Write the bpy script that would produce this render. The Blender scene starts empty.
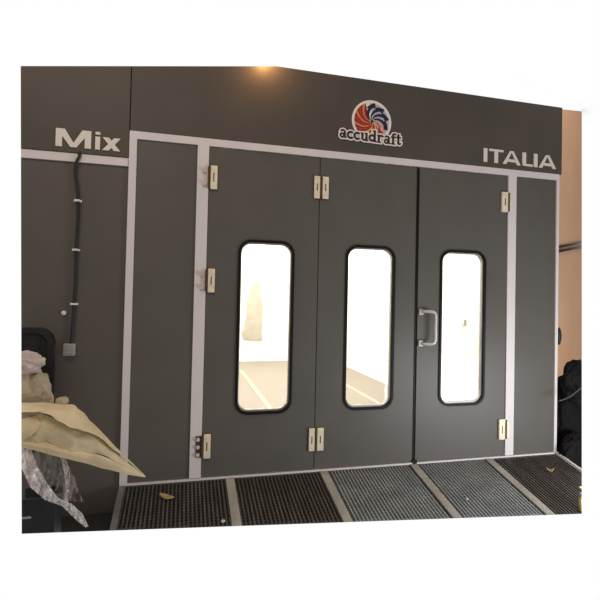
import bpy, bmesh, math, random
from mathutils import Vector, Matrix, noise
random.seed(4)
SC = bpy.context.scene
COL = SC.collection

# ------------------------------------------------------------------ camera
CAM = Vector((0.6067, -3.7047, 1.3522))
YAW, PITCH, ROLL = 0.264227, 0.021465, 0.021352
FPX, U0, V0 = 490.86, 315.83, 286.07
fw = Vector((math.sin(YAW)*math.cos(PITCH), math.cos(YAW)*math.cos(PITCH), math.sin(PITCH)))
r0 = Vector((math.cos(YAW), -math.sin(YAW), 0))
u0_ = r0.cross(fw)
RT = r0*math.cos(ROLL) + u0_*math.sin(ROLL)
UP = -r0*math.sin(ROLL) + u0_*math.cos(ROLL)
cd = bpy.data.cameras.new('camera')
cam = bpy.data.objects.new('camera', cd)
COL.objects.link(cam)
cam.matrix_world = Matrix(((RT.x, UP.x, -fw.x, CAM.x), (RT.y, UP.y, -fw.y, CAM.y), (RT.z, UP.z, -fw.z, CAM.z), (0, 0, 0, 1)))
cd.sensor_width = 36; cd.lens = FPX/600*36
cd.shift_x = (300-U0)/600; cd.shift_y = (V0-300)/600
cd.clip_start = 0.05
SC.camera = cam

def ray(u, v): return fw + RT*((u-U0)/FPX) - UP*((v-V0)/FPX)
def at(u, v, Y=0.0):
    d = ray(u, v); return CAM + d*((Y-CAM.y)/d.y)
SLOPE = 0.208
def on_ramp(u, v, h=0.0):
    d = ray(u, v); t = (SLOPE*CAM.y + h - CAM.z)/(d.z - SLOPE*d.y); return CAM + d*t
def rz(y): return SLOPE*y

# extents of the modelled place: planes where the construction ends
def edge_plane(a, b, keep):
    n = ray(*a).cross(ray(*b)).normalized()
    if n.dot(ray(*keep)) < 0: n = -n
    return n
E_LEFT = edge_plane((20.7, 66), (21.7, 534), (300, 300))
E_RIGHT = edge_plane((581.8, 111), (581.8, 514), (300, 300))
E_FRONT = edge_plane((21.7, 533.8), (581.8, 513.8), (300, 300))
E_TOP = edge_plane((20, 66), (300, 66.3), (300, 300))
E_RTOP = edge_plane((561.8, 109.2), (582, 111.4), (300, 300))

# ------------------------------------------------------------------ materials
def mat(name, col, rough=.6, metal=0., var=.12, scale=6., bump=0., bscale=40., col2=None, spec=.5, stretch=(1, 1, 1)):
    m = bpy.data.materials.new(name); m.use_nodes = True
    nt = m.node_tree; N = nt.nodes; L = nt.links
    b = N['Principled BSDF']
    b.inputs['Roughness'].default_value = rough; b.inputs['Metallic'].default_value = metal
    b.inputs['Specular IOR Level'].default_value = spec
    tc = N.new('ShaderNodeTexCoord'); mp = N.new('ShaderNodeMapping'); mp.inputs['Scale'].default_value = stretch
    L.new(tc.outputs['Object'], mp.inputs['Vector'])
    nz = N.new('ShaderNodeTexNoise'); nz.inputs['Scale'].default_value = scale; nz.inputs['Detail'].default_value = 5
    L.new(mp.outputs[0], nz.inputs['Vector'])
    cr = N.new('ShaderNodeValToRGB')
    c2 = col2 or tuple(min(1, c*(1+var)) for c in col)
    c1 = col if col2 else tuple(c*(1-var) for c in col)
    cr.color_ramp.elements[0].position = .3; cr.color_ramp.elements[1].position = .7
    cr.color_ramp.elements[0].color = (*c1, 1); cr.color_ramp.elements[1].color = (*c2, 1)
    L.new(nz.outputs['Fac'], cr.inputs['Fac']); L.new(cr.outputs['Color'], b.inputs['Base Color'])
    if bump:
        n2 = N.new('ShaderNodeTexNoise'); n2.inputs['Scale'].default_value = bscale; n2.inputs['Detail'].default_value = 4
        L.new(mp.outputs[0], n2.inputs['Vector'])
        bp = N.new('ShaderNodeBump'); bp.inputs['Strength'].default_value = bump; bp.inputs['Distance'].default_value = .01
        L.new(n2.outputs['Fac'], bp.inputs['Height']); L.new(bp.outputs['Normal'], b.inputs['Normal'])
    return m
def srgb(r, g, b):
    f = lambda c: ((c/255+.055)/1.055)**2.4 if c > 10 else c/255/12.92
    return (f(r), f(g), f(b))

M = {}
M['panel'] = mat('grey_painted_steel', (.118, .110, .098), .42, 0, .06, 3, .05, 60, spec=.35)
M['panel_mix'] = mat('grey_painted_steel_side', (.118, .106, .096), .5, 0, .06, 3, .05, 60, spec=.3)
M['fascia'] = mat('grey_painted_fascia', (.094, .081, .069), .5, 0, .08, 2.5, .04, 50, spec=.3)
M['trim'] = mat('white_painted_trim', (.78, .73, .74), .45, 0, .03, 5)
M['letter'] = mat('cream_letters', (.82, .77, .70), .5, 0, .03, 8)
M['black'] = mat('black_rubber', (.008, .007, .006), .5, 0, .2, 20, spec=.2)
M['blackfab'] = mat('black_mesh_fabric', (.013, .013, .014), .75, 0, .3, 60, .4, 200)
M['blackplastic'] = mat('black_plastic', (.011, .011, .013), .5, 0, .3, 8)
M['binbag'] = mat('black_plastic_film', (.006, .005, .005), .7, 0, .4, 9, .6, 18, spec=.15)
M['reveal'] = mat('grey_window_frame', (.42, .40, .38), .4, .3, .08, 10)
M['brass'] = mat('cream_brass', (.92, .82, .62), .35, .1, .12, 30)
M['brown'] = mat('dark_bronze', (.10, .055, .03), .5, .4, .3, 40)
M['steel'] = mat('bright_steel', (.75, .73, .70), .35, .35, .06, 20)
M['bolt'] = mat('pale_bolt', (.72, .58, .55), .35, .3, .1, 40)
M['cable'] = mat('black_cable', (.013, .014, .016), .5, 0, .2, 30)
M['white'] = mat('white_plastic', (.80, .79, .77), .45, 0, .04, 20)
M['socket'] = mat('grey_socket', (.36, .35, .34), .5, 0, .08, 30)
M['kraft'] = mat('kraft_paper', (.66, .53, .32), .8, 0, .14, 9, .9, 14, col2=(.80, .66, .42))
M['kraft2'] = mat('kraft_paper_olive', (.58, .50, .32), .8, 0, .14, 9, .9, 14, col2=(.72, .63, .41))
M['beige'] = mat('beige_paper', (.38, .30, .20), .85, 0, .2, 7, 1., 13, col2=(.60, .50, .37))
M['pink'] = mat('pale_pink_cloth', (.48, .38, .34), .9, 0, .2, 8, 1., 14, col2=(.66, .56, .52))
M['gdark'] = mat('dark_grating_steel', (.062, .056, .052), .5, .3, .3, 16, col2=(.13, .12, .11), stretch=(3, .25, 1))
M['gbrown'] = mat('brown_grating_steel', (.072, .060, .053), .5, .3, .3, 16, col2=(.14, .12, .105), stretch=(3, .25, 1))
M['ggrey'] = mat('lit_grating_steel', (.26, .275, .28), .45, .2, .3, 6, col2=(.38, .39, .385))  # paler grating steel, light from the windows put into its colour
M['rim'] = mat('grating_rim', (.085, .08, .075), .5, .3, .2, 12)
M['pit'] = mat('pit_black', (.045, .040, .037), .8, 0, .3, 9)
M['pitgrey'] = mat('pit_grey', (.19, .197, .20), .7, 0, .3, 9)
M['divider'] = mat('tan_divider_strip', (.27, .25, .22), .6, 0, .25, 7, .1, 60, col2=(.46, .425, .36))
M['kerb'] = mat('grey_kerb', (.17, .165, .16), .7, 0, .2, 8)
M['divider_in'] = mat('inner_divider', (.42, .36, .28), .5, 0, .05, 5)
M['ground'] = mat('dark_concrete', (.020, .018, .017), .75, 0, .3, 6, .2, 40, col2=(.032, .028, .026))
M['tan'] = mat('tan_plaster', (.62, .35, .19), .8, 0, .05, 1.6, .08, 30, col2=(.70, .42, .245))
M['pipe'] = mat('dark_brown_pipe', (.016, .008, .005), .5, 0, .2, 15)
M['inwhite'] = mat('booth_white', (.90, .89, .86), .6, 0, .02, 2)
M['cloth'] = mat('pale_beige', (.46, .42, .35), .9, 0, .1, 6)
M['leaf'] = mat('yellow_leaf', (.66, .52, .26), .6, 0, .25, 30)
M['chip'] = mat('tan_scrap', (.42, .29, .13), .7, 0, .3, 30)
M['pebble'] = mat('pale_pebble', (.6, .56, .50), .7, 0, .2, 30)
M['gold'] = mat('yellow_brass', (.62, .50, .20), .35, .35, .2, 25)
M['lred'] = mat('logo_red', (.50, .035, .045), .5, 0, .05)
M['ldred'] = mat('logo_dark_red', (.22, .015, .03), .5, 0, .05)
M['lor'] = mat('logo_orange', (.80, .24, .06), .5, 0, .05)
M['lyel'] = mat('logo_yellow', (.85, .50, .10), .5, 0, .05)
M['lnavy'] = mat('logo_navy', (.012, .012, .030), .5, 0, .05)
M['llav'] = mat('logo_lavender', (.50, .46, .62), .5, 0, .05)
M['lpink'] = mat('logo_pink', (.75, .36, .33), .5, 0, .05)
M['lwhite'] = mat('logo_white', (.95, .87, .81), .5, 0, .03)
M['ltext'] = mat('logo_text_maroon', (.035, .012, .018), .5, 0, .05)

def glass_mat():
    m = bpy.data.materials.new('clear_glass'); m.use_nodes = True
    nt = m.node_tree; nt.nodes.clear()
    o = nt.nodes.new('ShaderNodeOutputMaterial'); t = nt.nodes.new('ShaderNodeBsdfTransparent'); g = nt.nodes.new('ShaderNodeBsdfGlossy')
    t.inputs['Color'].default_value = (.97, .97, .95, 1); g.inputs['Roughness'].default_value = .04
    fr = nt.nodes.new('ShaderNodeFresnel'); fr.inputs['IOR'].default_value = 1.35
    mx = nt.nodes.new('ShaderNodeMixShader')
    nt.links.new(fr.outputs[0], mx.inputs[0]); nt.links.new(t.outputs[0], mx.inputs[1]); nt.links.new(g.outputs[0], mx.inputs[2])
    nt.links.new(mx.outputs[0], o.inputs[0]); return m
M['glass'] = glass_mat()
def film_mat(name, lo, hi, scale=14., stretch=(1, 1, 1), col=(.82, .76, .76)):
    m = bpy.data.materials.new(name); m.use_nodes = True
    nt = m.node_tree; N = nt.nodes; L = nt.links
    b = N['Principled BSDF']; b.inputs['Base Color'].default_value = (*col, 1); b.inputs['Roughness'].default_value = .3
    tc = N.new('ShaderNodeTexCoord'); mp = N.new('ShaderNodeMapping'); mp.inputs['Scale'].default_value = stretch
    L.new(tc.outputs['Object'], mp.inputs[0])
    nz = N.new('ShaderNodeTexNoise'); nz.inputs['Scale'].default_value = scale; nz.inputs['Detail'].default_value = 6; nz.inputs['Distortion'].default_value = 1.2
    L.new(mp.outputs[0], nz.inputs[0])
    r = N.new('ShaderNodeMapRange'); r.inputs['From Min'].default_value = .35; r.inputs['From Max'].default_value = .68
    r.inputs['To Min'].default_value = lo; r.inputs['To Max'].default_value = hi
    L.new(nz.outputs['Fac'], r.inputs['Value']); L.new(r.outputs[0], b.inputs['Alpha'])
    return m
M['film'] = film_mat('clear_plastic_film', .30, .95, 26, (1.5, 1, .5), (1., .94, .94))
M['softfilm'] = film_mat('clear_plastic_crease', .02, .65, 22, (2, 1, .4))
M['veil'] = film_mat('clear_plastic_veil', .0, .30, 20, (1.8, 1, .4))

def grid_floor_mat():
    m = bpy.data.materials.new('booth_inner_grating'); m.use_nodes = True
    nt = m.node_tree; N = nt.nodes; L = nt.links
    b = N['Principled BSDF']; b.inputs['Roughness'].default_value = .6
    tc = N.new('ShaderNodeTexCoord')
    ch = N.new('ShaderNodeTexChecker'); ch.inputs['Scale'].default_value = 26
    ch.inputs['Color1'].default_value = (.30, .26, .215, 1); ch.inputs['Color2'].default_value = (.25, .215, .175, 1)
    L.new(tc.outputs['Object'], ch.inputs['Vector']); L.new(ch.outputs['Color'], b.inputs['Base Color'])
    return m
M['infloor'] = grid_floor_mat()

# ------------------------------------------------------------------ helpers
def nb(): return bmesh.new()
def box(bm, x0, x1, y0, y1, z0, z1, bevel=0.):
    g = bmesh.ops.create_cube(bm, size=1)
    vs = g['verts']
    for v in vs:
        v.co = Vector((x0+(v.co.x+.5)*(x1-x0), y0+(v.co.y+.5)*(y1-y0), z0+(v.co.z+.5)*(z1-z0)))
    if bevel:
        es = list({e for v in vs for e in v.link_edges})
        bmesh.ops.bevel(bm, geom=es, offset=bevel, segments=3, profile=.6, affect='EDGES')
    return bm
def ramp_box(bm, x0, x1, y0, y1, h0, h1):
    """a box that follows the slope of the entrance ramp"""
    g = bmesh.ops.create_cube(bm, size=1)
    for v in g['verts']:
        x = x0+(v.co.x+.5)*(x1-x0); y = y0+(v.co.y+.5)*(y1-y0); h = h0+(v.co.z+.5)*(h1-h0)
        v.co = Vector((x, y, rz(y)+h))
    return bm
def prism(bm, pts, y0, y1):
    """polygon in x,z extruded along y (any simple polygon)"""
    a = [bm.verts.new((p[0], y0, p[1])) for p in pts]
    es = [bm.edges.new((a[i], a[(i+1) % len(a)])) for i in range(len(a))]
    f = bmesh.ops.triangle_fill(bm, edges=es, use_beauty=True, use_dissolve=True)
    faces = [x for x in f['geom'] if isinstance(x, bmesh.types.BMFace)]
    ex = bmesh.ops.extrude_face_region(bm, geom=faces)
    for v in ex['geom']:
        if isinstance(v, bmesh.types.BMVert): v.co.y += y1-y0
    return bm
def prism_hole(bm, outer, inner, y0, y1):
    es = []
    for pts in (outer, inner):
        a = [bm.verts.new((p[0], y0, p[1])) for p in pts]
        es += [bm.edges.new((a[i], a[(i+1) % len(a)])) for i in range(len(a))]
    f = bmesh.ops.triangle_fill(bm, edges=es, use_beauty=True)
    faces = [x for x in f['geom'] if isinstance(x, bmesh.types.BMFace)]
    ex = bmesh.ops.extrude_face_region(bm, geom=faces)
    for v in ex['geom']:
        if isinstance(v, bmesh.types.BMVert): v.co.y += y1-y0
    return bm
def rrect(x0, x1, z0, z1, r, n=8):
    P = []
    for cx, cz, a0 in ((x1-r, z1-r, 0), (x0+r, z1-r, 90), (x0+r, z0+r, 180), (x1-r, z0+r, 270)):
        for k in range(n+1):
            a = math.radians(a0+90*k/n); P.append((cx+r*math.cos(a), cz+r*math.sin(a)))
    return P
def tube(bm, pts, r, n=10, cap=True):
    pts = [Vector(p) for p in pts]; rings = []
    for i, p in enumerate(pts):
        d = (pts[min(i+1, len(pts)-1)] - pts[max(i-1, 0)]).normalized()
        ref = Vector((0, 0, 1)) if abs(d.z) < .9 else Vector((0, 1, 0))
        a = d.cross(ref).normalized(); b = d.cross(a)
        rr = r[i] if isinstance(r, (list, tuple)) else r
        rings.append([bm.verts.new(p + a*rr*math.cos(2*math.pi*k/n) + b*rr*math.sin(2*math.pi*k/n)) for k in range(n)])
    for A, B in zip(rings, rings[1:]):
        for k in range(n): bm.faces.new((A[k], A[(k+1) % n], B[(k+1) % n], B[k]))
    if cap:
        bm.faces.new(rings[0][::-1]); bm.faces.new(rings[-1])
    return bm
def smooth_path(pts, n=8):
    pts = [Vector(p) for p in pts]; out = []
    for i in range(len(pts)-1):
        p0, p1, p2, p3 = pts[max(i-1, 0)], pts[i], pts[i+1], pts[min(i+2, len(pts)-1)]
        for k in range(n):
            t = k/n
            out.append(.5*((2*p1)+(p2-p0)*t+(2*p0-5*p1+4*p2-p3)*t*t+(3*p1-p0-3*p2+p3)*t**3))
    out.append(pts[-1]); return out
def lathe(bm, prof, centre, n=24):
    c = Vector(centre); rings = []
    for r, z in prof:
        rings.append([bm.verts.new(c+Vector((r*math.cos(2*math.pi*k/n), r*math.sin(2*math.pi*k/n), z))) for k in range(n)])
    for A, B in zip(rings, rings[1:]):
        for k in range(n): bm.faces.new((A[k], A[(k+1) % n], B[(k+1) % n], B[k]))
    bm.faces.new(rings[0][::-1]); bm.faces.new(rings[-1]); return bm
def cut(bm, planes, fill=True):
    for n in planes:
        r = bmesh.ops.bisect_plane(bm, geom=bm.verts[:]+bm.edges[:]+bm.faces[:], dist=1e-6, plane_co=CAM, plane_no=n, clear_inner=True)
        if fill:
            es = [e for e in r['geom_cut'] if isinstance(e, bmesh.types.BMEdge) and e.is_valid and len(e.link_faces) == 1]
            if es:
                try: bmesh.ops.triangle_fill(bm, edges=es, use_beauty=True)
                except Exception: pass
def rootloc(p):
    while p.parent is not None: p = p.parent
    return p.location.copy()
def obj(name, bm, m, parent=None, planes=(), smooth=False, fill=True, solid=0., recalc=True):
    if planes: cut(bm, planes, fill)
    if recalc: bmesh.ops.recalc_face_normals(bm, faces=bm.faces[:])
    off = rootloc(parent) if parent else None
    me = bpy.data.meshes.new(name)
    if parent is not None:
        for v in bm.verts: v.co -= off
    elif bm.verts:
        lo = Vector((min(v.co.x for v in bm.verts), min(v.co.y for v in bm.verts), min(v.co.z for v in bm.verts)))
        hi = Vector((max(v.co.x for v in bm.verts), max(v.co.y for v in bm.verts), lo.z))
        base = (lo+hi)/2
        for v in bm.verts: v.co -= base
    bm.to_mesh(me); bm.free()
    o = bpy.data.objects.new(name, me); COL.objects.link(o)
    if parent is not None: o.parent = parent
    else: o.location = base
    me.materials.append(m)
    if smooth:
        for p in me.polygons: p.use_smooth = True
    if solid:
        s = o.modifiers.new('thickness', 'SOLIDIFY'); s.thickness = solid; s.offset = 0
    return o
def tag(o, label=None, cat=None, group=None, kind=None):
    for k, v in (('label', label), ('category', cat), ('group', group), ('kind', kind)):
        if v: o[k] = v
    return o
def thing(name, loc, label, cat, group=None, kind=None):
    o = bpy.data.objects.new(name, None); COL.objects.link(o); o.location = loc; o.empty_display_size = .05
    return tag(o, label, cat, group, kind)
def struct(name, bm, m, label, cat, planes=(), **k):
    return tag(obj(name, bm, m, None, planes, **k), label, cat, None, 'structure')

# ------------------------------------------------------------------ booth front: levels
L0, L1, P1, D0, D1, D2, D3, H1, R0, R1 = .213, .2634, .6854, .7677, 1.6237, 2.4786, 3.3345, 3.4166, 3.839, 3.867
HT, ZTO, ZTOP = 2.45, 2.5037, 3.1146

# fascia and panels
bm = nb(); prism(bm, [(L0+.003, ZTO), (R1+.022, ZTO), (R1+.022, ZTOP), (L0+.003, ZTOP)], -.012, .04)
struct('wall_front', bm, M['fascia'], 'dark grey steel fascia above the three doors, carrying round emblem', 'wall', (E_TOP,))
bm = nb(); box(bm, -.75, L0-.004, -.012, .04, 2.313, ZTOP); box(bm, L0-.03, L0+.03, .0405, .05, 2.46, ZTOP)
struct('wall_upper', bm, M['fascia'], 'dark grey fascia panel with Mix lettering left of vertical seam', 'wall', (E_LEFT, E_TOP))
bm = nb(); box(bm, -.75, L0-.003, .012, .05, -.19, 2.25)
struct('wall_left', bm, M['panel_mix'], 'grey side panel with black cable, left of the white post', 'wall', (E_LEFT, E_FRONT))
bm = nb(); box(bm, L1, P1, .002, .045, .012, HT)
struct('wall_panel_left', bm, M['panel'], 'narrow fixed grey panel left of the first door', 'wall')
bm = nb(); box(bm, H1, R0, .002, .045, .012, HT)
struct('wall_panel_right', bm, M['panel'], 'narrow fixed grey panel right of the handled door', 'wall')
def trim(n, x0, x1, z0, z1, label, planes=(), y0=-.012, y1=.045):
    bm = nb(); box(bm, x0, x1, y0, y1, z0, z1)
    struct('trim_%d' % n, bm, M['trim'], label, 'trim', planes)
trim(1, L0, L1, -.012, HT, 'white vertical post between cable panel and booth front')
trim(2, P1, D0, .013, HT, 'white hinge post left of the first door')
trim(3, D3, H1, .013, HT, 'white hinge post right of the handled door')
trim(4, R0, R1, -.005, HT, 'thin white corner post at right end of booth')
trim(5, L0, R1, HT, ZTO, 'long white header strip above doors')
trim(6, -.75, L0-.006, 2.25, 2.306, 'white strip under the Mix fascia', (E_LEFT,), -.004, .045)
trim(7, L1, R0, -.004, .009, 'thin white sill line along foot of doors', (), -.014, .045)

# ------------------------------------------------------------------ doors
def hinge(door, z, kind):
    """kind: 'post' (door 1 side), 'seam' (between leaves), 'right' (last post)"""
    bm = nb()
    h = .175
    if kind == 'post':
        box(bm, D0+.014, D0+.064, -.022, -.001, z-h/2, z+h/2, .004)
        hn = obj('hinge', bm, M['brass'], door)
        bm = nb(); box(bm, D0+.004, D0+.067, -.006, -.001, z-h/2-.005, z+h/2+.003); obj('backing', bm, M['brown'], hn)
        bm = nb(); box(bm, D0-(.042 if z < .5 else .030), D0-.002, -.019, -.012, z-h*.44, z+h*.44, .002); obj('post_plate', bm, M['brown' if z < .5 else 'bolt'], hn)
        bm = nb()
        for dz in ((-.055, .0, .055) if z < .5 else (-.05, .045)):
            tube(bm, [(D0-(.026 if z < .5 else .033), -.013, z+dz), (D0-(.026 if z < .5 else .033), -.034, z+dz)], .016 if z > .5 else .013, 14)
        obj('bolt', bm, M['bolt' if z > .5 else 'steel'], hn, smooth=False)
        bm = nb(); tube(bm, [(D0+.004, -.02, z-h*.45), (D0+.004, -.02, z+h*.45)], .010, 12); obj('knuckle', bm, M['brown'], hn, smooth=False)
        bm = nb(); prism(bm, rrect(D0+.034, D0+.041, z-.032, z+.032, .003, 4), -.024, -.021); obj('slot', bm, M['brown'], hn)
    elif kind == 'seam':
        box(bm, D1-.055, D1-.008, -.020, -.001, z-h/2, z+h/2, .004); box(bm, D1+.010, D1+.062, -.020, -.001, z-h/2, z+h/2, .004)
        hn = obj('hinge', bm, M['brass'], door)
        bm = nb(); box(bm, D1-.058, D1+.065, -.006, -.001, z-h/2-.004, z+h/2+.003); obj('backing', bm, M['brown'], hn)
        bm = nb(); tube(bm, [(D1+.001, -.018, z-h*.47), (D1+.001, -.018, z+h*.47)], .010, 12); obj('knuckle', bm, M['brown'], hn)
        bm = nb()
        for x in (D1-.032, D1+.036): prism(bm, rrect(x-.0035, x+.0035, z-.028, z+.028, .003, 4), -.022, -.019)
        obj('slot', bm, M['brown'], hn)
    else:
        box(bm, D3-.068, D3-.008, -.022, -.001, z-h/2, z+h/2, .004)
        hn = obj('hinge', bm, M['brass'], door)
        bm = nb(); box(bm, D3+.008, D3+.036, -.019, -.012, z-h*.42, z+h*.42, .002); obj('post_plate', bm, M['brass'], hn)
        bm = nb(); tube(bm, [(D3-.001, -.02, z-h*.46), (D3-.001, -.02, z+h*.46)], .009, 12); obj('knuckle', bm, M['brown'], hn)
        bm = nb(); prism(bm, rrect(D3-.042, D3-.035, z-.032, z+.032, .003, 4), -.024, -.021); obj('slot', bm, M['brown'], hn)
def door(n, x0, x1, wx0, wx1, label, g0=.004, g1=.004):
    d = thing('door_%d' % n, ((x0+x1)/2, 0, .014), label, 'door', kind='structure')
    wz0, wz1 = .456, 1.772
    bm = nb()
    prism_hole(bm, [(x0+g0, .014), (x1-g1, .014), (x1-g1, HT-.004), (x0+g0, HT-.004)], rrect(wx0+.008, wx1-.008, wz0+.008, wz1-.008, .092), 0, .045)
    obj('door_panel', bm, M['panel'], d)
    bm = nb(); prism_hole(bm, rrect(wx0, wx1, wz0, wz1, .100, 12), rrect(wx0+.019, wx1-.019, wz0+.021, wz1-.020, .082, 12), -.012, .006)
    gk = obj('window_gasket', bm, M['black'], d)
    bm = nb(); prism_hole(bm, rrect(wx0+.012, wx1-.012, wz0+.014, wz1-.014, .088), rrect(wx0+.027, wx1-.027, wz0+.034, wz1-.030, .076), .008, .042)
    obj('window_reveal', bm, M['reveal'], d)
    bm = nb(); prism(bm, rrect(wx0+.02, wx1-.02, wz0+.02, wz1-.02, .07), .024, .029)
    obj('window_pane', bm, M['glass'], d)
    return d
d1 = door(1, D0, D1, 1.001, 1.432, 'first grey door leaf from the left, floor seen through its window', .003, .003)
d2 = door(2, D1, D2, 1.851, 2.277, 'middle grey door leaf with rounded window, between two leaves', .003, .007)
d3 = door(3, D2, D3, 2.687, 3.124, 'right grey door leaf with silver pull handle', .007, .003)
for z in (2.217, 1.454, .241): hinge(d1, z, 'post')
D1 += .007
for z in (2.208, .245): hinge(d2, z, 'seam')
D1 -= .007
for z in (2.212, .240): hinge(d3, z, 'right')
for d, x, w in ((d2, D1, .02), (d3, D2, .03)):
    bm = nb(); box(bm, x-w, x+w, .046, .056, .014, HT); obj('door_seal', bm, M['black'], d)
bm = nb()
box(bm, D0-.03, D0+.03, .046, .056, .014, HT); obj('door_seal', bm, M['black'], d1)
bm = nb()
box(bm, D3-.03, D3+.03, .046, .056, .014, HT); obj('door_seal', bm, M['black'], d3)
# black strip beside the lock gap, thicker near the top
bm = nb(); box(bm, D2-.018, D2-.007, -.006, .0, .03, HT+.03); obj('lock_strip', bm, M['black'], d2)
bm = nb(); box(bm, D2-.024, D2+.016, -.016, .0, -.002, .030); obj('floor_bolt', bm, M['black'], d2)
# pull handle
ha, hb = 1.245, .985
hx = 2.518
pth = smooth_path([(hx, -.004, ha), (hx+.02, -.04, ha+.004), (hx+.075, -.065, ha), (hx+.098, -.068, ha-.03), (hx+.098, -.068, (ha+hb)/2), (hx+.098, -.068, hb+.03), (hx+.075, -.065, hb), (hx+.02, -.04, hb-.004), (hx, -.004, hb)], 8)
bm = nb(); tube(bm, pth, .013, 12); hd = obj('pull_handle', bm, M['steel'], d3, smooth=True)
for z in (ha, hb):
    bm = nb(); box(bm, hx-.026, hx+.016, -.018, -.001, z-.026, z+.026, .006); obj('mounting_foot', bm, M['reveal'], hd)

# ------------------------------------------------------------------ lettering
def stroke(p, q, w):
    p = Vector((p[0], p[1])); q = Vector((q[0], q[1])); d = (q-p).normalized(); n = Vector((-d.y, d.x))*w/2
    return [p-n, q-n, q+n, p+n]
def letter_M(x0, x1, z0, z1):
    w = (x1-x0)*.24; s = (x1-x0)*.18; m = (x0+x1)/2
    return [[(x0, z0), (x0+s, z0), (x0+s, z1-.012), (x0+w*1.05, z1), (x0, z1)], [(x1-s, z0), (x1, z0), (x1, z1), (x1-w*1.05, z1), (x1-s, z1-.012)],
            [(x0+.002, z1), (x0+w*1.05, z1), (m+.018, z0), (m-.018, z0)], [(x1-.002, z1), (x1-w*1.05, z1), (m-.018, z0), (m+.018, z0)]]
def rect(x0, x1, z0, z1): return [(x0, z0), (x1, z0), (x1, z1), (x0, z1)]
def letter_x(x0, x1, z0, z1):
    s = (x1-x0)*.36
    return [[(x0, z0), (x0+s, z0), (x1, z1), (x1-s, z1)], [(x1-s, z0), (x1, z0), (x0+s, z1), (x0, z1)]]
def letter_A(x0, x1, z0, z1):
    s = (x1-x0)*.20; m = (x0+x1)/2; a = .017
    h = z1-z0
    return [[(x0, z0), (x0+s, z0), (m+a*.35, z1), (m-a, z1)], [(x1-s, z0), (x1, z0), (m+a, z1), (m-a*.35, z1)], rect(x0+(x1-x0)*.2, x1-(x1-x0)*.2, z0+h*.18, z0+h*.38)]
def sign(name, polys, y0, y1, m, label, cat='sign'):
    bm = nb(); k = 0
    for p in polys:
        prism(bm, [(q[0], q[1]) for q in p], y0-.0002*k, y1); k += 1
    return tag(obj(name, bm, m), label, cat)
za, zb = 2.345, 2.468
mx0, mx1 = at(56.3, 138).x, at(91.6, 141).x
ix0, ix1 = at(95.8, 140).x, at(100.6, 140).x
xx0, xx1 = at(102.8, 144).x, at(120.8, 145).x
sign('lettering_sign', letter_M(mx0, mx1, za, zb) + [rect(ix0, ix1, za, za+.090), rect(ix0, ix1, za+.104, zb)] + letter_x(xx0, xx1, za, za+.090),
     -.019, -.0125, M['letter'], 'cream raised letters reading Mix on the left fascia')
za, zb = 2.546, 2.664
X = lambda u: at(u-.9, 157).x
th = .019
w_ = X(487.5)-X(483.5)
sign('lettering_sign', [rect(X(483.4), X(487.0), za, zb), rect(X(488.8), X(503), zb-th, zb), rect(X(494.1), X(497.7), za, zb)] + letter_A(X(502.4), X(520.2), za, zb)
     + [rect(X(522), X(525.6), za, zb), rect(X(522), X(532.2), za, za+th), rect(X(533.4), X(537.0), za, zb)] + letter_A(X(538.3), X(555.5), za, zb),
     -.019, -.0125, M['letter'], 'cream raised letters reading ITALIA at the right end of fascia')

# round emblem with swirl and name
ec = (2.044, 2.778); ER = .170
em = thing('emblem_sign', (ec[0], -.0125, ec[1]-ER), 'round red, orange and navy swirl emblem with lettering across its foot', 'sign')
def disc(r, cx=ec[0], cz=ec[1], n=48): return [(cx+r*math.cos(2*math.pi*k/n), cz+r*math.sin(2*math.pi*k/n)) for k in range(n)]
bm = nb(); prism(bm, disc(ER), -.016, -.0125); obj('backing_disc', bm, M['lwhite'], em)
def blade(a, r1=.150, w=26, sweep=-62, arrow=False):
    """curved blade: starts near hub at angle a, sweeps as it grows"""
    A, B = [], []
    n = 12
    for k in range(n+1):
        t = k/n; r = .016+(r1-.016)*t
        c = a + sweep*(1-t)**1.2
        hw = w*(.5+.12*math.sin(t*math.pi))*.5 if not arrow else w*(.30 if t < .68 else max(.06, (1-t)/.32)*.80)
        A.append((r, c+hw)); B.append((r, c-hw))
    pts = A+B[::-1]
    return [(ec[0]+r*math.cos(math.radians(c)), ec[1]+r*math.sin(math.radians(c))) for r, c in pts]
# angles in degrees, 0 = right, counter-clockwise
blades = [(118, 'lor'), (136, 'lred'), (153, 'lor'), (171, 'lred'), (189, 'lor'), (207, 'lred'), (225, 'lyel'), (243, 'lred'), (261, 'lyel'), (279, 'lor'), (297, 'lred'), (316, 'lpink')]
bm = nb(); prism(bm, [(ec[0]+r*math.cos(math.radians(a)), ec[1]+r*math.sin(math.radians(a))) for r, a in [(.02, 300), (.02, 200)] + [(.150, x) for x in range(112, 325, 6)]], -.0168, -.016)
obj('swirl_ground', bm, M['ldred'], em)
for i, (a, c) in enumerate(blades):
    bm = nb(); prism(bm, blade(a, .150, 19, 62), -.0180-.0001*(i % 3), -.0166); obj('swirl_blade', bm, M[c], em)
bm = nb(); prism(bm, [(ec[0]+r*math.cos(math.radians(a)), ec[1]+r*math.sin(math.radians(a))) for r, a in [(.02, 20)] + [(.146, x) for x in range(-34, 100, 6)]], -.0165, -.016)
obj('swirl_sky', bm, M['llav'], em)
for a in (82, 46, 12, -22):
    bm = nb(); prism(bm, blade(a, .150, 30, 66, True), -.0182, -.0164); obj('swirl_arrow', bm, M['lnavy'], em)
bm = nb(); prism(bm, disc(.012), -.0195, -.016); obj('hub', bm, M['lnavy'], em)
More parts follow.
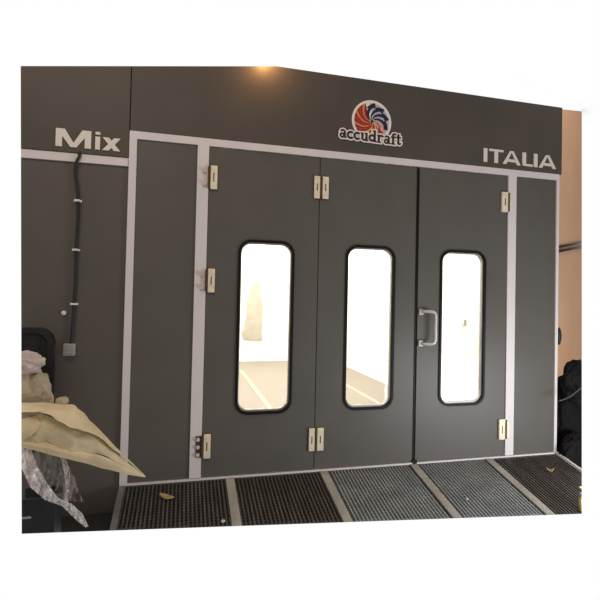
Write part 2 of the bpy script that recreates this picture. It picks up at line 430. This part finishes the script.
# the name, nine heavy serif letters with a pale outline
EX = 0.
def rect(x0, x1, z0, z1): return [(x0-EX, z0-EX), (x1+EX, z0-EX), (x1+EX, z1+EX), (x0-EX, z1+EX)]
def ring_arc(cx, cz, r, w, a0, a1, n=16):
    """arc stroke as a chain of quads"""
    w += 2*EX
    if a1-a0 < 359: e = math.degrees(EX/r); a0 -= e; a1 += e
    pt = lambda rr, k: (cx+rr*math.cos(math.radians(a0+(a1-a0)*k/n)), cz+rr*math.sin(math.radians(a0+(a1-a0)*k/n)))
    ri = max(.0015, r-w/2)
    return ('arc', [[pt(ri, k), pt(r+w/2, k)] for k in range(n+1)])
def add_stroke(bm, q, y0, y1, fx):
    if isinstance(q, tuple):
        rows = [[(fx(p[0]), p[1]) for p in row] for row in q[1]]
        V = [[bm.verts.new((p[0], y, p[1])) for y in (y0, y1) for p in row] for row in rows]
        for A, B in zip(V, V[1:]):
            bm.faces.new((A[0], A[1], B[1], B[0])); bm.faces.new((A[2], B[2], B[3], A[3]))
            bm.faces.new((A[1], A[3], B[3], B[1])); bm.faces.new((A[0], B[0], B[2], A[2]))
    else: prism(bm, [(fx(p[0]), p[1]) for p in q], y0, y1)
def glyph(ch, x, z, s):
    """x left, z baseline, s x-height; returns list of polygons and the advance"""
    w = s*.26; r = s*.37; P = []
    if ch == 'a':
        P = [ring_arc(x+s*.38, z+s*.29, s*.22, w*.8, 0, 359.9), rect(x+s*.56, x+s*.56+w, z, z+s*.75), ring_arc(x+s*.46, z+s*.68, s*.25, w*.8, 0, 165), rect(x+s*.56, x+s*.95, z, z+s*.14)]; adv = .98
    elif ch == 'c':
        P = [ring_arc(x+s*.45, z+s*.5, r, w, 45, 318)]; adv = .85
    elif ch == 'u':
        P = [rect(x+s*.1, x+s*.1+w, z+s*.3, z+s), rect(x, x+s*.2, z+s*.86, z+s), ring_arc(x+s*.42, z+s*.36, s*.25, w*.8, 180, 330), rect(x+s*.62, x+s*.62+w, z, z+s), rect(x+s*.62, x+s*1.0, z, z+s*.14), rect(x+s*.5, x+s*.7, z+s*.86, z+s)]; adv = 1.05
    elif ch == 'd':
        P = [ring_arc(x+s*.42, z+s*.48, s*.34, w, 0, 359.9), rect(x+s*.62, x+s*.62+w, z, z+s*1.45), rect(x+s*.48, x+s*.7, z+s*1.31, z+s*1.45), rect(x+s*.62, x+s*1.0, z, z+s*.14)]; adv = 1.05
    elif ch == 'r':
        P = [rect(x+s*.1, x+s*.1+w, z, z+s), rect(x, x+s*.52, z, z+s*.14), rect(x, x+s*.2, z+s*.86, z+s), ring_arc(x+s*.55, z+s*.66, s*.24, w*.9, 20, 160)]; adv = .82
    elif ch == 'f':
        P = [rect(x+s*.16, x+s*.16+w, z, z+s*1.15), rect(x+s*.02, x+s*.56, z, z+s*.14), rect(x, x+s*.62, z+s*.82, z+s), ring_arc(x+s*.44, z+s*1.13, s*.20, w*.8, 20, 180)]; adv = .68
    else:
        P = [rect(x+s*.16, x+s*.16+w, z+s*.2, z+s*1.32), rect(x, x+s*.62, z+s*.82, z+s), ring_arc(x+s*.42, z+s*.26, s*.18, w*.8, 180, 350)]; adv = .72
    return P, adv*s
s_ = .0655; xs = 1.768; zbase = 2.609
word = 'accudraft'
tot = sum(glyph(c, 0, 0, s_)[1] for c in word)
k_ = (2.305-xs)/tot
x = 0.
for i, c in enumerate(word):
    z = zbase - .010*(i-4)/8 + (.004 if i in (0, 8) else 0)
    fx = lambda q: xs+q*k_
    EX = .0115; P, adv = glyph(c, x, z, s_)
    bm = nb()
    for j, q in enumerate(P): add_stroke(bm, q, -.0205-.0001*j-.00005*i, -.0185, fx)
    g = obj('letter_outline', bm, M['lwhite'], em)
    EX = 0.; P, adv = glyph(c, x, z, s_)
    bm = nb()
    for j, q in enumerate(P): add_stroke(bm, q, -.0240-.0001*j, -.0200, fx)
    obj('letter', bm, M['ltext'], g)
    x += adv

# ------------------------------------------------------------------ things on the cable panel
cb = thing('power_cable', at(71, 346, 0), 'black power cable running down the grey panel from Mix strip to socket', 'cable')
pts = [at(u, v, -.012 if v > 165 else -.018) for u, v in ((80, 152), (79, 157), (76, 163), (75, 172), (77, 188), (78, 201), (77.6, 220), (76.5, 240), (76, 250), (75.4, 275), (74, 304), (72.6, 325), (71, 345))]
bm = nb(); tube(bm, smooth_path(pts, 6), .0108, 10); obj('cable_sheath', bm, M['cable'], cb, smooth=True)
for u, v in ((77.8, 201), (76, 250), (74, 304)):
    p = at(u, v, 0); bm = nb()
    box(bm, p.x-.025, p.x+.025, -.005, .012, p.z-.008, p.z+.008, .003); box(bm, p.x-.018, p.x+.018, -.032, -.004, p.z-.007, p.z+.007, .004)
    c_ = obj('cable_clip', bm, M['white'], cb)
p = at(69.8, 349.5, 0)
so = thing('power_socket', (p.x, .012, p.z-.05), 'small grey socket box at lower end of the black cable', 'socket')
bm = nb(); box(bm, p.x-.037, p.x+.037, -.03, .012, p.z-.042, p.z+.042, .010); obj('socket_box', bm, M['socket'], so)
bm = nb(); tube(bm, [(p.x, -.030, p.z), (p.x, -.040, p.z)], .026, 20); f_ = obj('socket_face', bm, M['reveal'], so)
bm = nb()
for dx in (-.011, .011): tube(bm, [(p.x+dx, -.040, p.z), (p.x+dx, -.042, p.z)], .003, 10)
obj('pin_hole', bm, M['brown'], f_)
p = at(63.8, 313, 0); bm = nb(); tube(bm, [(p.x, .012, p.z), (p.x, -.004, p.z), (p.x, -.012, p.z)], [.017, .016, .008], 14)
tag(obj('white_button', bm, M['white'], smooth=True), 'tiny white round button on the grey panel above the socket', 'button')

# ------------------------------------------------------------------ entrance ramp
bm = nb(); box(bm, -.9, 4.6, -1.6, 2.2, -.24, -.19)
struct('floor', bm, M['ground'], 'dark workshop floor around the ramp', 'floor', (E_LEFT, E_RIGHT, E_FRONT))
RY = -.90
bm = nb(); ramp_box(bm, L0, R1, RY, -.016, -.045, -.032)
struct('floor_ramp', bm, M['pit'], 'dark tray under the entrance gratings', 'floor', (E_FRONT, E_RIGHT))
div = [(.213, .252), (.947, 1.008), (1.668, 1.730), (2.434, 2.497), (3.134, 3.197), (3.848, 3.871)]
dl = ['grey kerb strip along the left edge of the ramp', 'tan strip under the first door, between first and second gratings', 'tan strip between second and third gratings', 'tan strip between third and fourth gratings', 'tan strip between fourth and last gratings', 'pale edge rail along right side of the ramp']
for i, (a, b) in enumerate(div):
    bm = nb(); ramp_box(bm, a, b, RY, -.016, -.03, .004 if i < 5 else .02)
    if i in (0, 5):
        prism_x = [(RY, -.19), (-.016, -.19), (-.016, rz(-.016)-.03), (RY, rz(RY)-.03)]
        xa = a if i == 0 else b-.01
        q = [[bm.verts.new((xx, y, z)) for y, z in prism_x] for xx in (xa, xa+.01)]
        bm.faces.new(q[0]); bm.faces.new(q[1][::-1])
    struct('trim_%d' % (8+i), bm, [M['kerb'], M['divider'], M['divider'], M['divider'], M['divider'], M['trim']][i], dl[i], 'trim', (E_FRONT, E_RIGHT))
gl = ['dark floor grating at the left end of the ramp, tan scrap on it', 'dark brown floor grating below the first door', 'floor grating below the middle door, window light painted in as paler grey', 'floor grating with a white speck, below the handled door, window light painted in as paler grey', 'dark brown floor grating at the right end, yellow leaf on it']
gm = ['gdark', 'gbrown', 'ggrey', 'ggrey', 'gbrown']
for i in range(5):
    x0, x1 = div[i][1]+.003, div[i+1][0]-.003
    y1 = -.020
    t = thing('floor_grating', ((x0+x1)/2, -.4, rz(-.4)-.03), gl[i], 'grating', 'steel gratings across the entrance ramp')
    bm = nb()
    for a, b in ((x0, x0+.008), (x1-.008, x1)): ramp_box(bm, a, b, RY, y1, -.028, .001)
    ramp_box(bm, x0, x1, y1-.008, y1, -.028, .001)
    obj('rim', bm, M['rim'], t, (E_FRONT, E_RIGHT))
    n = int((x1-x0)/.0265)
    bm = nb()
    for k in range(1, n):
        x = x0+(x1-x0)*k/n; ramp_box(bm, x-.0058, x+.0058, RY, y1-.008, -.028, .000)
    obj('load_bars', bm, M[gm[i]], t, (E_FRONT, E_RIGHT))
    bm = nb(); y = y1-.03
    while y > RY:
        ramp_box(bm, x0+.008, x1-.008, y-.0035, y+.0035, -.022, -.013); y -= .030
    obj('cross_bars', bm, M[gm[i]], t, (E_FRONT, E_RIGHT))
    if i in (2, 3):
        bm = nb(); ramp_box(bm, x0+.008, x1-.008, RY, y1-.008, -.0315, -.022); obj('lit_tray', bm, M['pitgrey'], t, (E_FRONT, E_RIGHT))  # paler tray behind the bars, carries the same painted window light

# little things on the gratings
def leafcurl(bm, c, L, w, ang, lift):
    n = 10; A = []
    for k in range(n+1):
        t = k/n; s = (t-.5)*L; ww = w*math.sin(math.pi*(.08+.84*t))
        z = lift*(2*t-1)**2 + .004
        px = c.x + s*math.cos(ang); py = c.y + s*math.sin(ang)
        ox, oy = -math.sin(ang)*ww, math.cos(ang)*ww
        A.append([bm.verts.new((px+ox, py+oy, rz(py+oy)+z+.006)), bm.verts.new((px, py, rz(py)+z)), bm.verts.new((px-ox, py-oy, rz(py-oy)+z+.006))])
    for p, q in zip(A, A[1:]):
        for j in (0, 1): bm.faces.new((p[j], p[j+1], q[j+1], q[j]))
c = on_ramp(550.3, 471, .004); bm = nb(); leafcurl(bm, c, .062, .014, -.3, .020)
tag(obj('dry_leaf', bm, M['leaf'], solid=.002, smooth=True), 'small curled pale yellow leaf lying on the rightmost grating', 'leaf')
c = on_ramp(166.5, 497.5, .004); bm = nb(); leafcurl(bm, c, .105, .022, -.55, .010)
tag(obj('wood_scrap', bm, M['chip'], solid=.006), 'small tan brown scrap lying on the leftmost grating', 'scrap')
def pebble(c, r, m, label):
    bm = nb(); bmesh.ops.create_icosphere(bm, subdivisions=2, radius=r)
    for v in bm.verts:
        v.co *= 1+.25*noise.noise(v.co*60+c*9); v.co.z *= .7; v.co += c+Vector((0, 0, r*.6))
    tag(obj('crumb', bm, m, smooth=True), label, 'crumb')
pebble(on_ramp(467, 500, 0), .012, M['pebble'], 'white crumb lying on the grey grating below the handled door')
pebble(on_ramp(223, 522.5, 0), .014, M['pebble'], 'grey crumb lying on the leftmost grating near the tan strip')

# brass fitting at the ramp's right front corner
c = on_ramp(583.5, 511, 0)
bf = thing('brass_fitting', (c.x, c.y, c.z), 'yellow brass pipe fitting standing on the ramp at lower right corner', 'fitting')
bm = nb(); lathe(bm, [(.030, 0.), (.036, .01), (.037, .05), (.033, .085), (.024, .100), (.020, .104)], c, 20); obj('body', bm, M['gold'], bf, (E_RIGHT, E_FRONT), True)
bm = nb(); lathe(bm, [(.022, .108), (.027, .112), (.027, .124), (.022, .128)], c, 20); obj('collar', bm, M['bolt'], bf, (E_RIGHT, E_FRONT))
bm = nb(); tube(bm, [c+Vector((.03, 0, .160)), c+Vector((-.01, 0, .166)), c+Vector((-.045, -.005, .178))], [.011, .012, .007], 12); obj('lever', bm, M['gold'], bf, (E_RIGHT, E_FRONT), True)
bm = nb(); tube(bm, [c+Vector((0, 0, .126)), c+Vector((0, 0, .166))], .009, 12); obj('stem', bm, M['brown'], bf, (E_RIGHT, E_FRONT), True)

# ------------------------------------------------------------------ inside the booth (seen through the windows)
IX0, IX1, IY0, IY1, IZ = .30, 3.72, .07, 6.36, 2.85
bm = nb(); box(bm, IX0, IX1, IY0, IY1, -.05, 0); struct('floor_inside', bm, M['infloor'], 'beige gridded floor inside the lit booth', 'floor')
bm = nb(); box(bm, IX0, IX1, IY1, IY1+.05, -.05, IZ); struct('wall_back', bm, M['inwhite'], 'bright white back wall inside the booth', 'wall')
bm = nb(); box(bm, IX0-.05, IX0, .05, IY1, -.05, IZ); struct('wall_inner_left', bm, M['inwhite'], 'white left wall inside the booth', 'wall')
bm = nb(); box(bm, IX1, IX1+.05, .05, IY1, -.05, IZ); struct('wall_inner_right', bm, M['inwhite'], 'white right wall inside the booth', 'wall')
bm = nb(); box(bm, IX0-.05, IX1+.05, .05, IY1+.05, IZ, IZ+.05); struct('ceiling', bm, M['inwhite'], 'white ceiling inside the booth', 'ceiling')
for i, x in enumerate((1.65, 3.07)):
    bm = nb(); box(bm, x-.035, x+.035, .1, 5.2 if i == 0 else 4.2, 0, .004); struct('trim_%d' % (14+i), bm, M['divider_in'], ['pale strip on booth floor seen through the left window', 'pale strip on booth floor seen through the middle window'][i], 'trim')
# flat pale beige outline on the back wall
out = [(243.5, 339), (241.8, 333), (244, 328), (246, 318), (247.5, 308), (247, 300), (250, 291), (254, 284), (258, 281.5), (260.5, 287), (261, 297), (263, 306), (262.5, 320), (261.5, 332), (262, 340)]
ps = [at(u, v, IY1-.03) for u, v in out]
bm = nb(); prism(bm, [(p.x, p.z) for p in ps], IY1-.045, IY1-.005)
tag(obj('pale_shape', bm, M['cloth']), 'pale beige shape on back wall, seen through left window', 'cloth')
d = ray(463, 322); tt = (IX1-.012-CAM.x)/d.x; p = CAM+d*tt
bm = nb(); box(bm, IX1-.03, IX1-.001, p.y-.045, p.y+.045, p.z-.035, p.z+.035, .008)
M['palegreen'] = mat('pale_green_plate', (.88, .90, .78), .6, 0, .05)
tag(obj('wall_plate', bm, M['palegreen']), 'small pale green plate on inner wall, seen through right window', 'plate')

# ------------------------------------------------------------------ tan wall to the right
wd = Vector((math.cos(math.radians(34)), math.sin(math.radians(34)), 0)); wo = Vector((4.37, .55, 0)); wn = Vector((-wd.y, wd.x, 0))
def on_tan(u, v, off=0.):
    d = ray(u, v); q = wo - wn*off; t = (q-CAM).dot(wn)/d.dot(wn); return CAM+d*t
def wall_box(bm, s0, s1, d0, d1, z0, z1):
    g = bmesh.ops.create_cube(bm, size=1)
    for v in g['verts']:
        q = wo + wd*(s0+(v.co.x+.5)*(s1-s0)) + wn*(d0+(v.co.y+.5)*(d1-d0)); v.co = Vector((q.x, q.y, z0+(v.co.z+.5)*(z1-z0)))
bm = nb(); wall_box(bm, -.58, 1.6, 0, .06, -.19, 5)
struct('wall_right', bm, M['tan'], 'tan plaster wall beyond right end of booth', 'wall', (E_RIGHT, E_RTOP))
for k, (va, vb, lb) in enumerate(((247, 242.5, 'upper dark brown pipe of the pair on the tan wall'), (251.2, 247.2, 'lower dark brown pipe of the pair on the tan wall'))):
    a, b = on_tan(556, va+.6, .014), on_tan(584, vb-.4, .014); bm = nb(); tube(bm, [a, b], .0125, 10)
    tag(obj('wall_pipe', bm, M['pipe'], None, (E_RIGHT,), True), lb, 'pipe', 'pipes on the tan wall')
p = on_tan(559, 336, .02)
bm = nb(); bmesh.ops.create_icosphere(bm, subdivisions=3, radius=1)
for v in bm.verts:
    n_ = 1+.2*noise.noise(v.co*2); q = wd*(v.co.x*.032*n_) + wn*(v.co.y*.025) ; v.co = p + q + Vector((0, 0, v.co.z*.085*n_*(1-.25*v.co.x)))
tag(obj('wall_bracket', bm, M['blackplastic'], None, (E_RIGHT,), True), 'small black bracket on tan wall beside booth corner', 'bracket')

def lump(name, c, rad, m, label, cat, seed, amp=.28, freq=2.2, planes=(E_RIGHT,), sub=5, group=None, zmin=None, crease=.16):
    bm = nb(); bmesh.ops.create_icosphere(bm, subdivisions=sub, radius=1)
    sd = Vector((seed*3.7, seed*1.9, seed*.7))
    for v in bm.verts:
        d = v.co.normalized()
        n_ = 1 + amp*noise.noise(d*freq+sd) + crease*(1-abs(noise.noise(d*freq*2.3+sd))*2.2) * .6 + .05*noise.noise(d*freq*6+sd)
        v.co = Vector(c) + Vector((d.x*rad[0], d.y*rad[1], d.z*rad[2]))*n_
        if zmin is not None and v.co.z < zmin: v.co.z = zmin + (v.co.z-zmin)*.03
    return tag(obj(name, bm, m, None, planes, True), label, cat, group)
def spx(u, v, Y): return at(u, v, Y)
c = at(570, 413, .13); lump('plastic_bag', (c.x+.02, .17, .14), (.22, .12, .46), M['binbag'], 'large black plastic bag slumped on the floor beside tan wall', 'bag', 3, .15, 2, zmin=-.185)
c = at(571, 374, .02); lump('plastic_bag', (c.x+.02, -.045, c.z-.06), (.16, .07, .18), M['binbag'], 'smaller crumpled black bag in front of the large black bag', 'bag', 8, .22, 1.8)
c = at(572, 440, -.02); lump('plastic_bag', (c.x+.01, -.06, -.02), (.17, .08, .20), M['binbag'], 'lowest crumpled black bag lying against the ramp rail', 'bag', 21, .22, 1.8, zmin=-.185)
pth = smooth_path([at(u, v, -.16) for u, v in ((559, 401), (565, 399), (571, 396), (576, 392), (584, 386))], 6)
bm = nb(); tube(bm, pth, .006, 8); tag(obj('grey_cord', bm, M['rim'], None, (E_RIGHT,), True), 'grey cord lying across the black bags', 'cord')

# ------------------------------------------------------------------ chair and packing stuff at the left
CL = (E_LEFT, E_FRONT)
ch = thing('office_chair', (-.36, -.30, -.19), 'black office chair with tall rounded mesh back against the grey panel', 'chair')
bx1 = at(54, 360, -.16).x; bz1 = at(40, 327.5, -.16).z
# backrest: rounded slab, frame and mesh
bm = nb(); prism_hole(bm, rrect(bx1-.56, bx1, .52, bz1, .10), rrect(bx1-.525, bx1-.035, .555, bz1-.035, .075), -.185, -.13)
bk = obj('backrest_frame', bm, M['blackplastic'], ch, CL)
bm = nb(); prism(bm, rrect(bx1-.54, bx1-.02, .54, bz1-.02, .085), -.165, -.145); bb = obj('backrest', bm, M['blackfab'], ch, CL)
bm = nb()
for k in range(4):
    xk = bx1-.09-.10*k; box(bm, xk-.004, xk+.004, -.172, -.16, .58, bz1-.07)
obj('back_rib', bm, M['blackplastic'], bb, CL)
sx = bx1-.04
bm = nb(); box(bm, sx-.52, sx, -.52, -.13, .36, .44, .03); obj('seat', bm, M['blackfab'], ch, CL, True)
bm = nb(); box(bm, sx-.035, sx+.005, -.17, -.13, .40, .60); obj('back_bracket', bm, M['blackplastic'], ch, CL)
cxs = sx-.26
bm = nb(); tube(bm, [(cxs, -.33, -.08), (cxs, -.33, .36)], .03, 16); obj('gas_column', bm, M['blackplastic'], ch, CL, True)
for k in range(5):
    a = math.radians(12+72*k); e = (cxs+.30*math.cos(a), -.33+.30*math.sin(a)*.6)
    bm = nb(); tube(bm, [(cxs, -.33, -.06), (e[0], e[1], -.11)], [.032, .018], 10); lg = obj('leg', bm, M['blackplastic'], ch, CL, True)
    if e[0] > -.33:
        bm = nb(); tube(bm, [(e[0], e[1]-.02, -.155), (e[0], e[1]+.02, -.155)], .034, 16); obj('caster', bm, M['black'], lg, CL)
# grey-brown wadded paper and pink cloth on the seat
def wad(name, px, Y, ry, m, label, cat, seed, zmin=None, amp=.34):
    (ua, va), (ub, vb) = px
    a, b = at(ua, va, Y), at(ub, vb, Y)
    c = (a+b)/2; rx, rzz = abs(b.x-a.x)/2, abs(b.z-a.z)/2
    bm = nb(); bmesh.ops.create_icosphere(bm, subdivisions=4, radius=1)
    sd = Vector((seed*3.7, seed*1.9, seed*.7))
    for v in bm.verts:
        d = v.co.normalized()
        f1 = noise.voronoi(d*1.5+sd)[0]; f2 = noise.voronoi(d*3.1+sd)[0]
        k = .86 + amp*.75*(f1[1]-f1[0]) - .12*f2[0] + .12*noise.noise(d*2+sd)
        v.co = c + Vector((d.x*rx, d.y*ry, d.z*rzz))*k
        if zmin is not None and v.co.z < zmin: v.co.z = zmin + (v.co.z-zmin)*.03
    return tag(obj(name, bm, m, None, CL, False), label, cat)
wad('crumpled_paper', ((4, 362), (54, 424)), -.33, .12, M['beige'], 'crumpled beige paper bundle standing on the black chair', 'paper', 5, .442, .46)
wad('crumpled_cloth', ((-2, 349), (48, 377)), -.37, .10, M['pink'], 'pale pink crumpled cloth on top of the beige bundle', 'cloth', 11, None, .26)
wad('paper_scrap', ((55, 396), (70, 407)), -.43, .04, M['beige'], 'small beige paper scrap behind the tan sheet upper edge', 'scrap', 14)

# big sheet of brown paper: polylines of edge, ridge, fold, crease and hem
def interp(pl, x):
    for (xa, va, ya), (xb, vb, yb) in zip(pl, pl[1:]):
        if x <= xb: t = max(0, min(1, (x-xa)/(xb-xa))); return va+(vb-va)*t, ya+(yb-ya)*t
    return pl[-1][1], pl[-1][2]
def sheet(rows, subs, N=64, x0=18, x1=145.4, jag=.006, seed=0.):
    bm = nb(); G = []
    for i in range(N+1):
        x = x0+(x1-x0)*i/N; colm = []
        for r, (pa, pb) in enumerate(zip(rows, rows[1:])):
            va, ya = interp(pa, x); vb, yb = interp(pb, x)
            for k in range(subs + (1 if r == len(rows)-2 else 0)):
                t = k/subs; bulge = .020*math.sin(math.pi*t)
                v, y = va+(vb-va)*t, ya+(yb-ya)*t - bulge*max(0, min(1, (144-x)/60))
                p = at(x, v, y); q = Vector((p.x*7, v*.05+seed, y*7))
                f = max(0, min(1, (143-x)/40))
                p += Vector((0, jag*4*f*(abs(noise.noise(q*1.3))-.3), jag*f*noise.noise(q*2.1+Vector((5, 1, 2)))))
                colm.append(bm.verts.new(p))
        G.append(colm)
    for A, B in zip(G, G[1:]):
        for j in range(len(A)-1): bm.faces.new((A[j], A[j+1], B[j+1], B[j]))
    return bm
top = [(18, 402.5, -.46), (45, 403, -.46), (75, 405, -.46), (90, 420, -.46), (108, 439, -.46), (126, 457, -.46), (145.4, 476, -.47)]
ridge = [(18, 413, -.60), (40, 411.5, -.62), (56, 419, -.63), (70, 427, -.63), (84, 430, -.62), (98, 435.5, -.60), (108, 444, -.57), (118, 452.5, -.54), (132, 465, -.50), (145.4, 476.5, -.47)]
under = [(18, 421, -.53), (32, 417, -.53), (41, 413, -.55), (56, 419, -.56), (70, 427, -.56), (84, 430, -.56), (98, 436, -.55), (108, 445, -.53), (118, 454, -.51), (132, 466, -.49), (145.4, 476.7, -.472)]
crease = [(18, 440, -.60), (45, 442, -.61), (62, 449, -.62), (80, 451.5, -.62), (100, 455, -.60), (118, 462, -.56), (132, 470, -.52), (145.4, 477, -.475)]
hem = [(18, 446, -.60), (45, 453, -.61), (62, 457.5, -.61), (80, 462, -.60), (110, 470, -.57), (128, 474.5, -.53), (145.4, 477.4, -.477)]
kp = thing('brown_paper_sheet', at(60, 457, -.55), 'large folded sheet of tan masking paper draped off the chair, pointed end right', 'paper')
obj('upper_fold', sheet([top, ridge], 10, seed=1., jag=.009), M['kraft'], kp, (E_LEFT,), False, False, .002)
obj('lower_fold', sheet([under, crease], 10, seed=3., jag=.010), M['kraft2'], kp, (E_LEFT,), False, False, .002)
obj('hem_fold', sheet([crease, hem], 4, seed=6., jag=.003), M['kraft'], kp, (E_LEFT,), False, False, .002)
inner = [(18, 420, -.575), (30, 418, -.58), (38, 417, -.575), (41.5, 424, -.57)]
inner2 = [(18, 441, -.625), (30, 437, -.63), (38, 430, -.61), (41.5, 425, -.57)]
obj('turned_corner', sheet([inner, inner2], 5, 16, 18, 41.5, .003, 8.), M['kraft'], kp, (E_LEFT,), False, False, .002)

# clear plastic film hanging below the paper
def film(edge_a, edge_b, subs, m, name, parent, amp=.02, seed=0., N=48):
    bm = nb(); G = []
    def lerp(pl, t):
        t *= len(pl)-1; i = min(int(t), len(pl)-2); f = t-i
        return tuple(pl[i][k]+(pl[i+1][k]-pl[i][k])*f for k in (0, 1, 2))
    for i in range(N+1):
        a, b = lerp(edge_a, i/N), lerp(edge_b, i/N); colm = []
        for k in range(subs+1):
            t = k/subs; u, v, y = (a[j]+(b[j]-a[j])*t for j in (0, 1, 2))
            w = noise.noise(Vector((u*.22, v*.12, seed)))*1.3+noise.noise(Vector((u*.5, v*.3, seed+4)))*.6
            colm.append(bm.verts.new(at(u, v, y+amp*w)))
        G.append(colm)
    for A, B in zip(G, G[1:]):
        for j in range(len(A)-1): bm.faces.new((A[j], A[j+1], B[j+1], B[j]))
    return obj(name, bm, m, parent, CL, False, False)
pf = thing('plastic_film', at(45, 520, -.6), 'crumpled clear plastic film hanging from under the tan paper', 'film')
film([(20, 446, -.55), (21.5, 468, -.62), (30, 487, -.66), (45, 500, -.67), (62, 506, -.67), (76, 520, -.66), (86, 527.5, -.66)],
     [(31, 449, -.55), (37, 466, -.63), (47, 483, -.69), (58, 498, -.70), (72, 504, -.69), (82, 513, -.68), (88.5, 526, -.67)], 10, M['film'], 'film_strip', pf, .03, 1.)
film([(31, 449, -.54), (38, 470, -.57), (48, 486, -.61), (57, 501, -.62)], [(64, 458, -.53), (74, 475, -.55), (79, 492, -.59), (84, 502, -.60)], 18, M['veil'], 'film_veil', pf, .025, 7.)
film([(60, 457, -.545), (64, 472, -.62), (66, 490, -.63), (63, 503, -.64)], [(66, 458, -.545), (70, 472, -.62), (70, 490, -.63), (68, 504, -.64)], 4, M['softfilm'], 'film_fold', pf, .02, 3.)
# dark plastic crate below the chair edge, pale line on its rim
a, b = at(16, 500, -.60), at(55, 500, -.60)
zt = at(40, 498, -.60).z
cr_ = thing('plastic_crate', ((a.x+b.x)/2, -.50, -.19), 'dark blue-black plastic crate on the floor beneath the hanging film', 'crate')
M['crate'] = mat('blue_black_plastic', (.014, .015, .021), .5, 0, .3, 8)
bm = nb(); w = .012
box(bm, a.x, b.x, -.60, -.60+w, -.188, zt); box(bm, a.x, b.x, -.42-w, -.42, -.188, zt); box(bm, b.x-w, b.x, -.60+w, -.42-w, -.188, zt); box(bm, a.x, b.x, -.60+w, -.42-w, -.188, -.176)
obj('crate_body', bm, M['crate'], cr_, CL)
bm = nb(); box(bm, a.x, b.x+.004, -.606, -.60, zt-.014, zt); obj('crate_rim', bm, M['crate'], cr_, CL)
q = at(25.5, 518, -.604); bm = nb(); box(bm, q.x-.04, q.x+.028, -.604, -.600, q.z-.006, q.z+.006); obj('pale_stripe', bm, M['reveal'], cr_, CL)

# ------------------------------------------------------------------ light
def area(name, loc, target, sx, sy, power, col):
    l = bpy.data.lights.new(name, 'AREA'); l.shape = 'RECTANGLE'; l.size = sx; l.size_y = sy; l.energy = power; l.color = col
    o = bpy.data.objects.new(name, l); COL.objects.link(o); o.location = loc
    o.rotation_euler = (Vector(target)-Vector(loc)).to_track_quat('-Z', 'Y').to_euler(); return o
for i, y in enumerate((1.5, 3.6, 5.5)):
    area('booth_light', (2.0, y, IZ-.06), (2.0, y, 0), 3.0, .5, 84, (1, .965, .90))
l = bpy.data.lights.new('fascia_lamp', 'POINT'); l.energy = 7; l.color = (1, .50, .18); l.shadow_soft_size = .03
o = bpy.data.objects.new('fascia_lamp', l); COL.objects.link(o); o.location = (1.16, -.10, 3.17)
area('low_right_fill', (3.9, -2.1, .25), (3.0, 0, .45), 1.4, .7, 42, (.93, .96, 1))  # unseen area light added to lift the lower right panels
area('warm_fill', (-.6, -2.6, 4.2), (.2, 0, 2.4), 1.6, 1.2, 30, (1, .80, .62))  # unseen area light added to warm and lift the upper left
l = bpy.data.lights.new('side_fill', 'POINT'); l.energy = 16; l.color = (1, .86, .74); l.shadow_soft_size = .2  # unseen point light added to brighten the upper tan wall
o = bpy.data.objects.new('side_fill', l); COL.objects.link(o); o.location = (4.75, -.2, 3.9)
# world: plain white beyond the booth; warm-grey gradient behind the viewer added as fill
w = bpy.data.worlds.new('world'); SC.world = w; w.use_nodes = True
nt = w.node_tree; N = nt.nodes; L = nt.links
bg = N['Background']; tc = N.new('ShaderNodeTexCoord'); sp = N.new('ShaderNodeSeparateXYZ')
L.new(tc.outputs['Generated'], sp.inputs[0])
mr = N.new('ShaderNodeMapRange'); mr.inputs['From Min'].default_value = -.25; mr.inputs['From Max'].default_value = .05
L.new(sp.outputs['Y'], mr.inputs['Value'])
zr = N.new('ShaderNodeMapRange'); zr.inputs['From Min'].default_value = -.6; zr.inputs['From Max'].default_value = .6
L.new(sp.outputs['Z'], zr.inputs['Value'])
m1 = N.new('ShaderNodeMix'); m1.data_type = 'RGBA'
m1.inputs['A'].default_value = (.25, .24, .235, 1); m1.inputs['B'].default_value = (.36, .32, .28, 1)
L.new(zr.outputs[0], m1.inputs['Factor'])
m2 = N.new('ShaderNodeMix'); m2.data_type = 'RGBA'; m2.inputs['B'].default_value = (1, 1, 1, 1)
L.new(mr.outputs[0], m2.inputs['Factor']); L.new(m1.outputs['Result'], m2.inputs['A']); L.new(m2.outputs['Result'], bg.inputs['Color'])
bg.inputs['Strength'].default_value = 1.0
SC.view_settings.view_transform = 'Standard'; SC.view_settings.look = 'None'
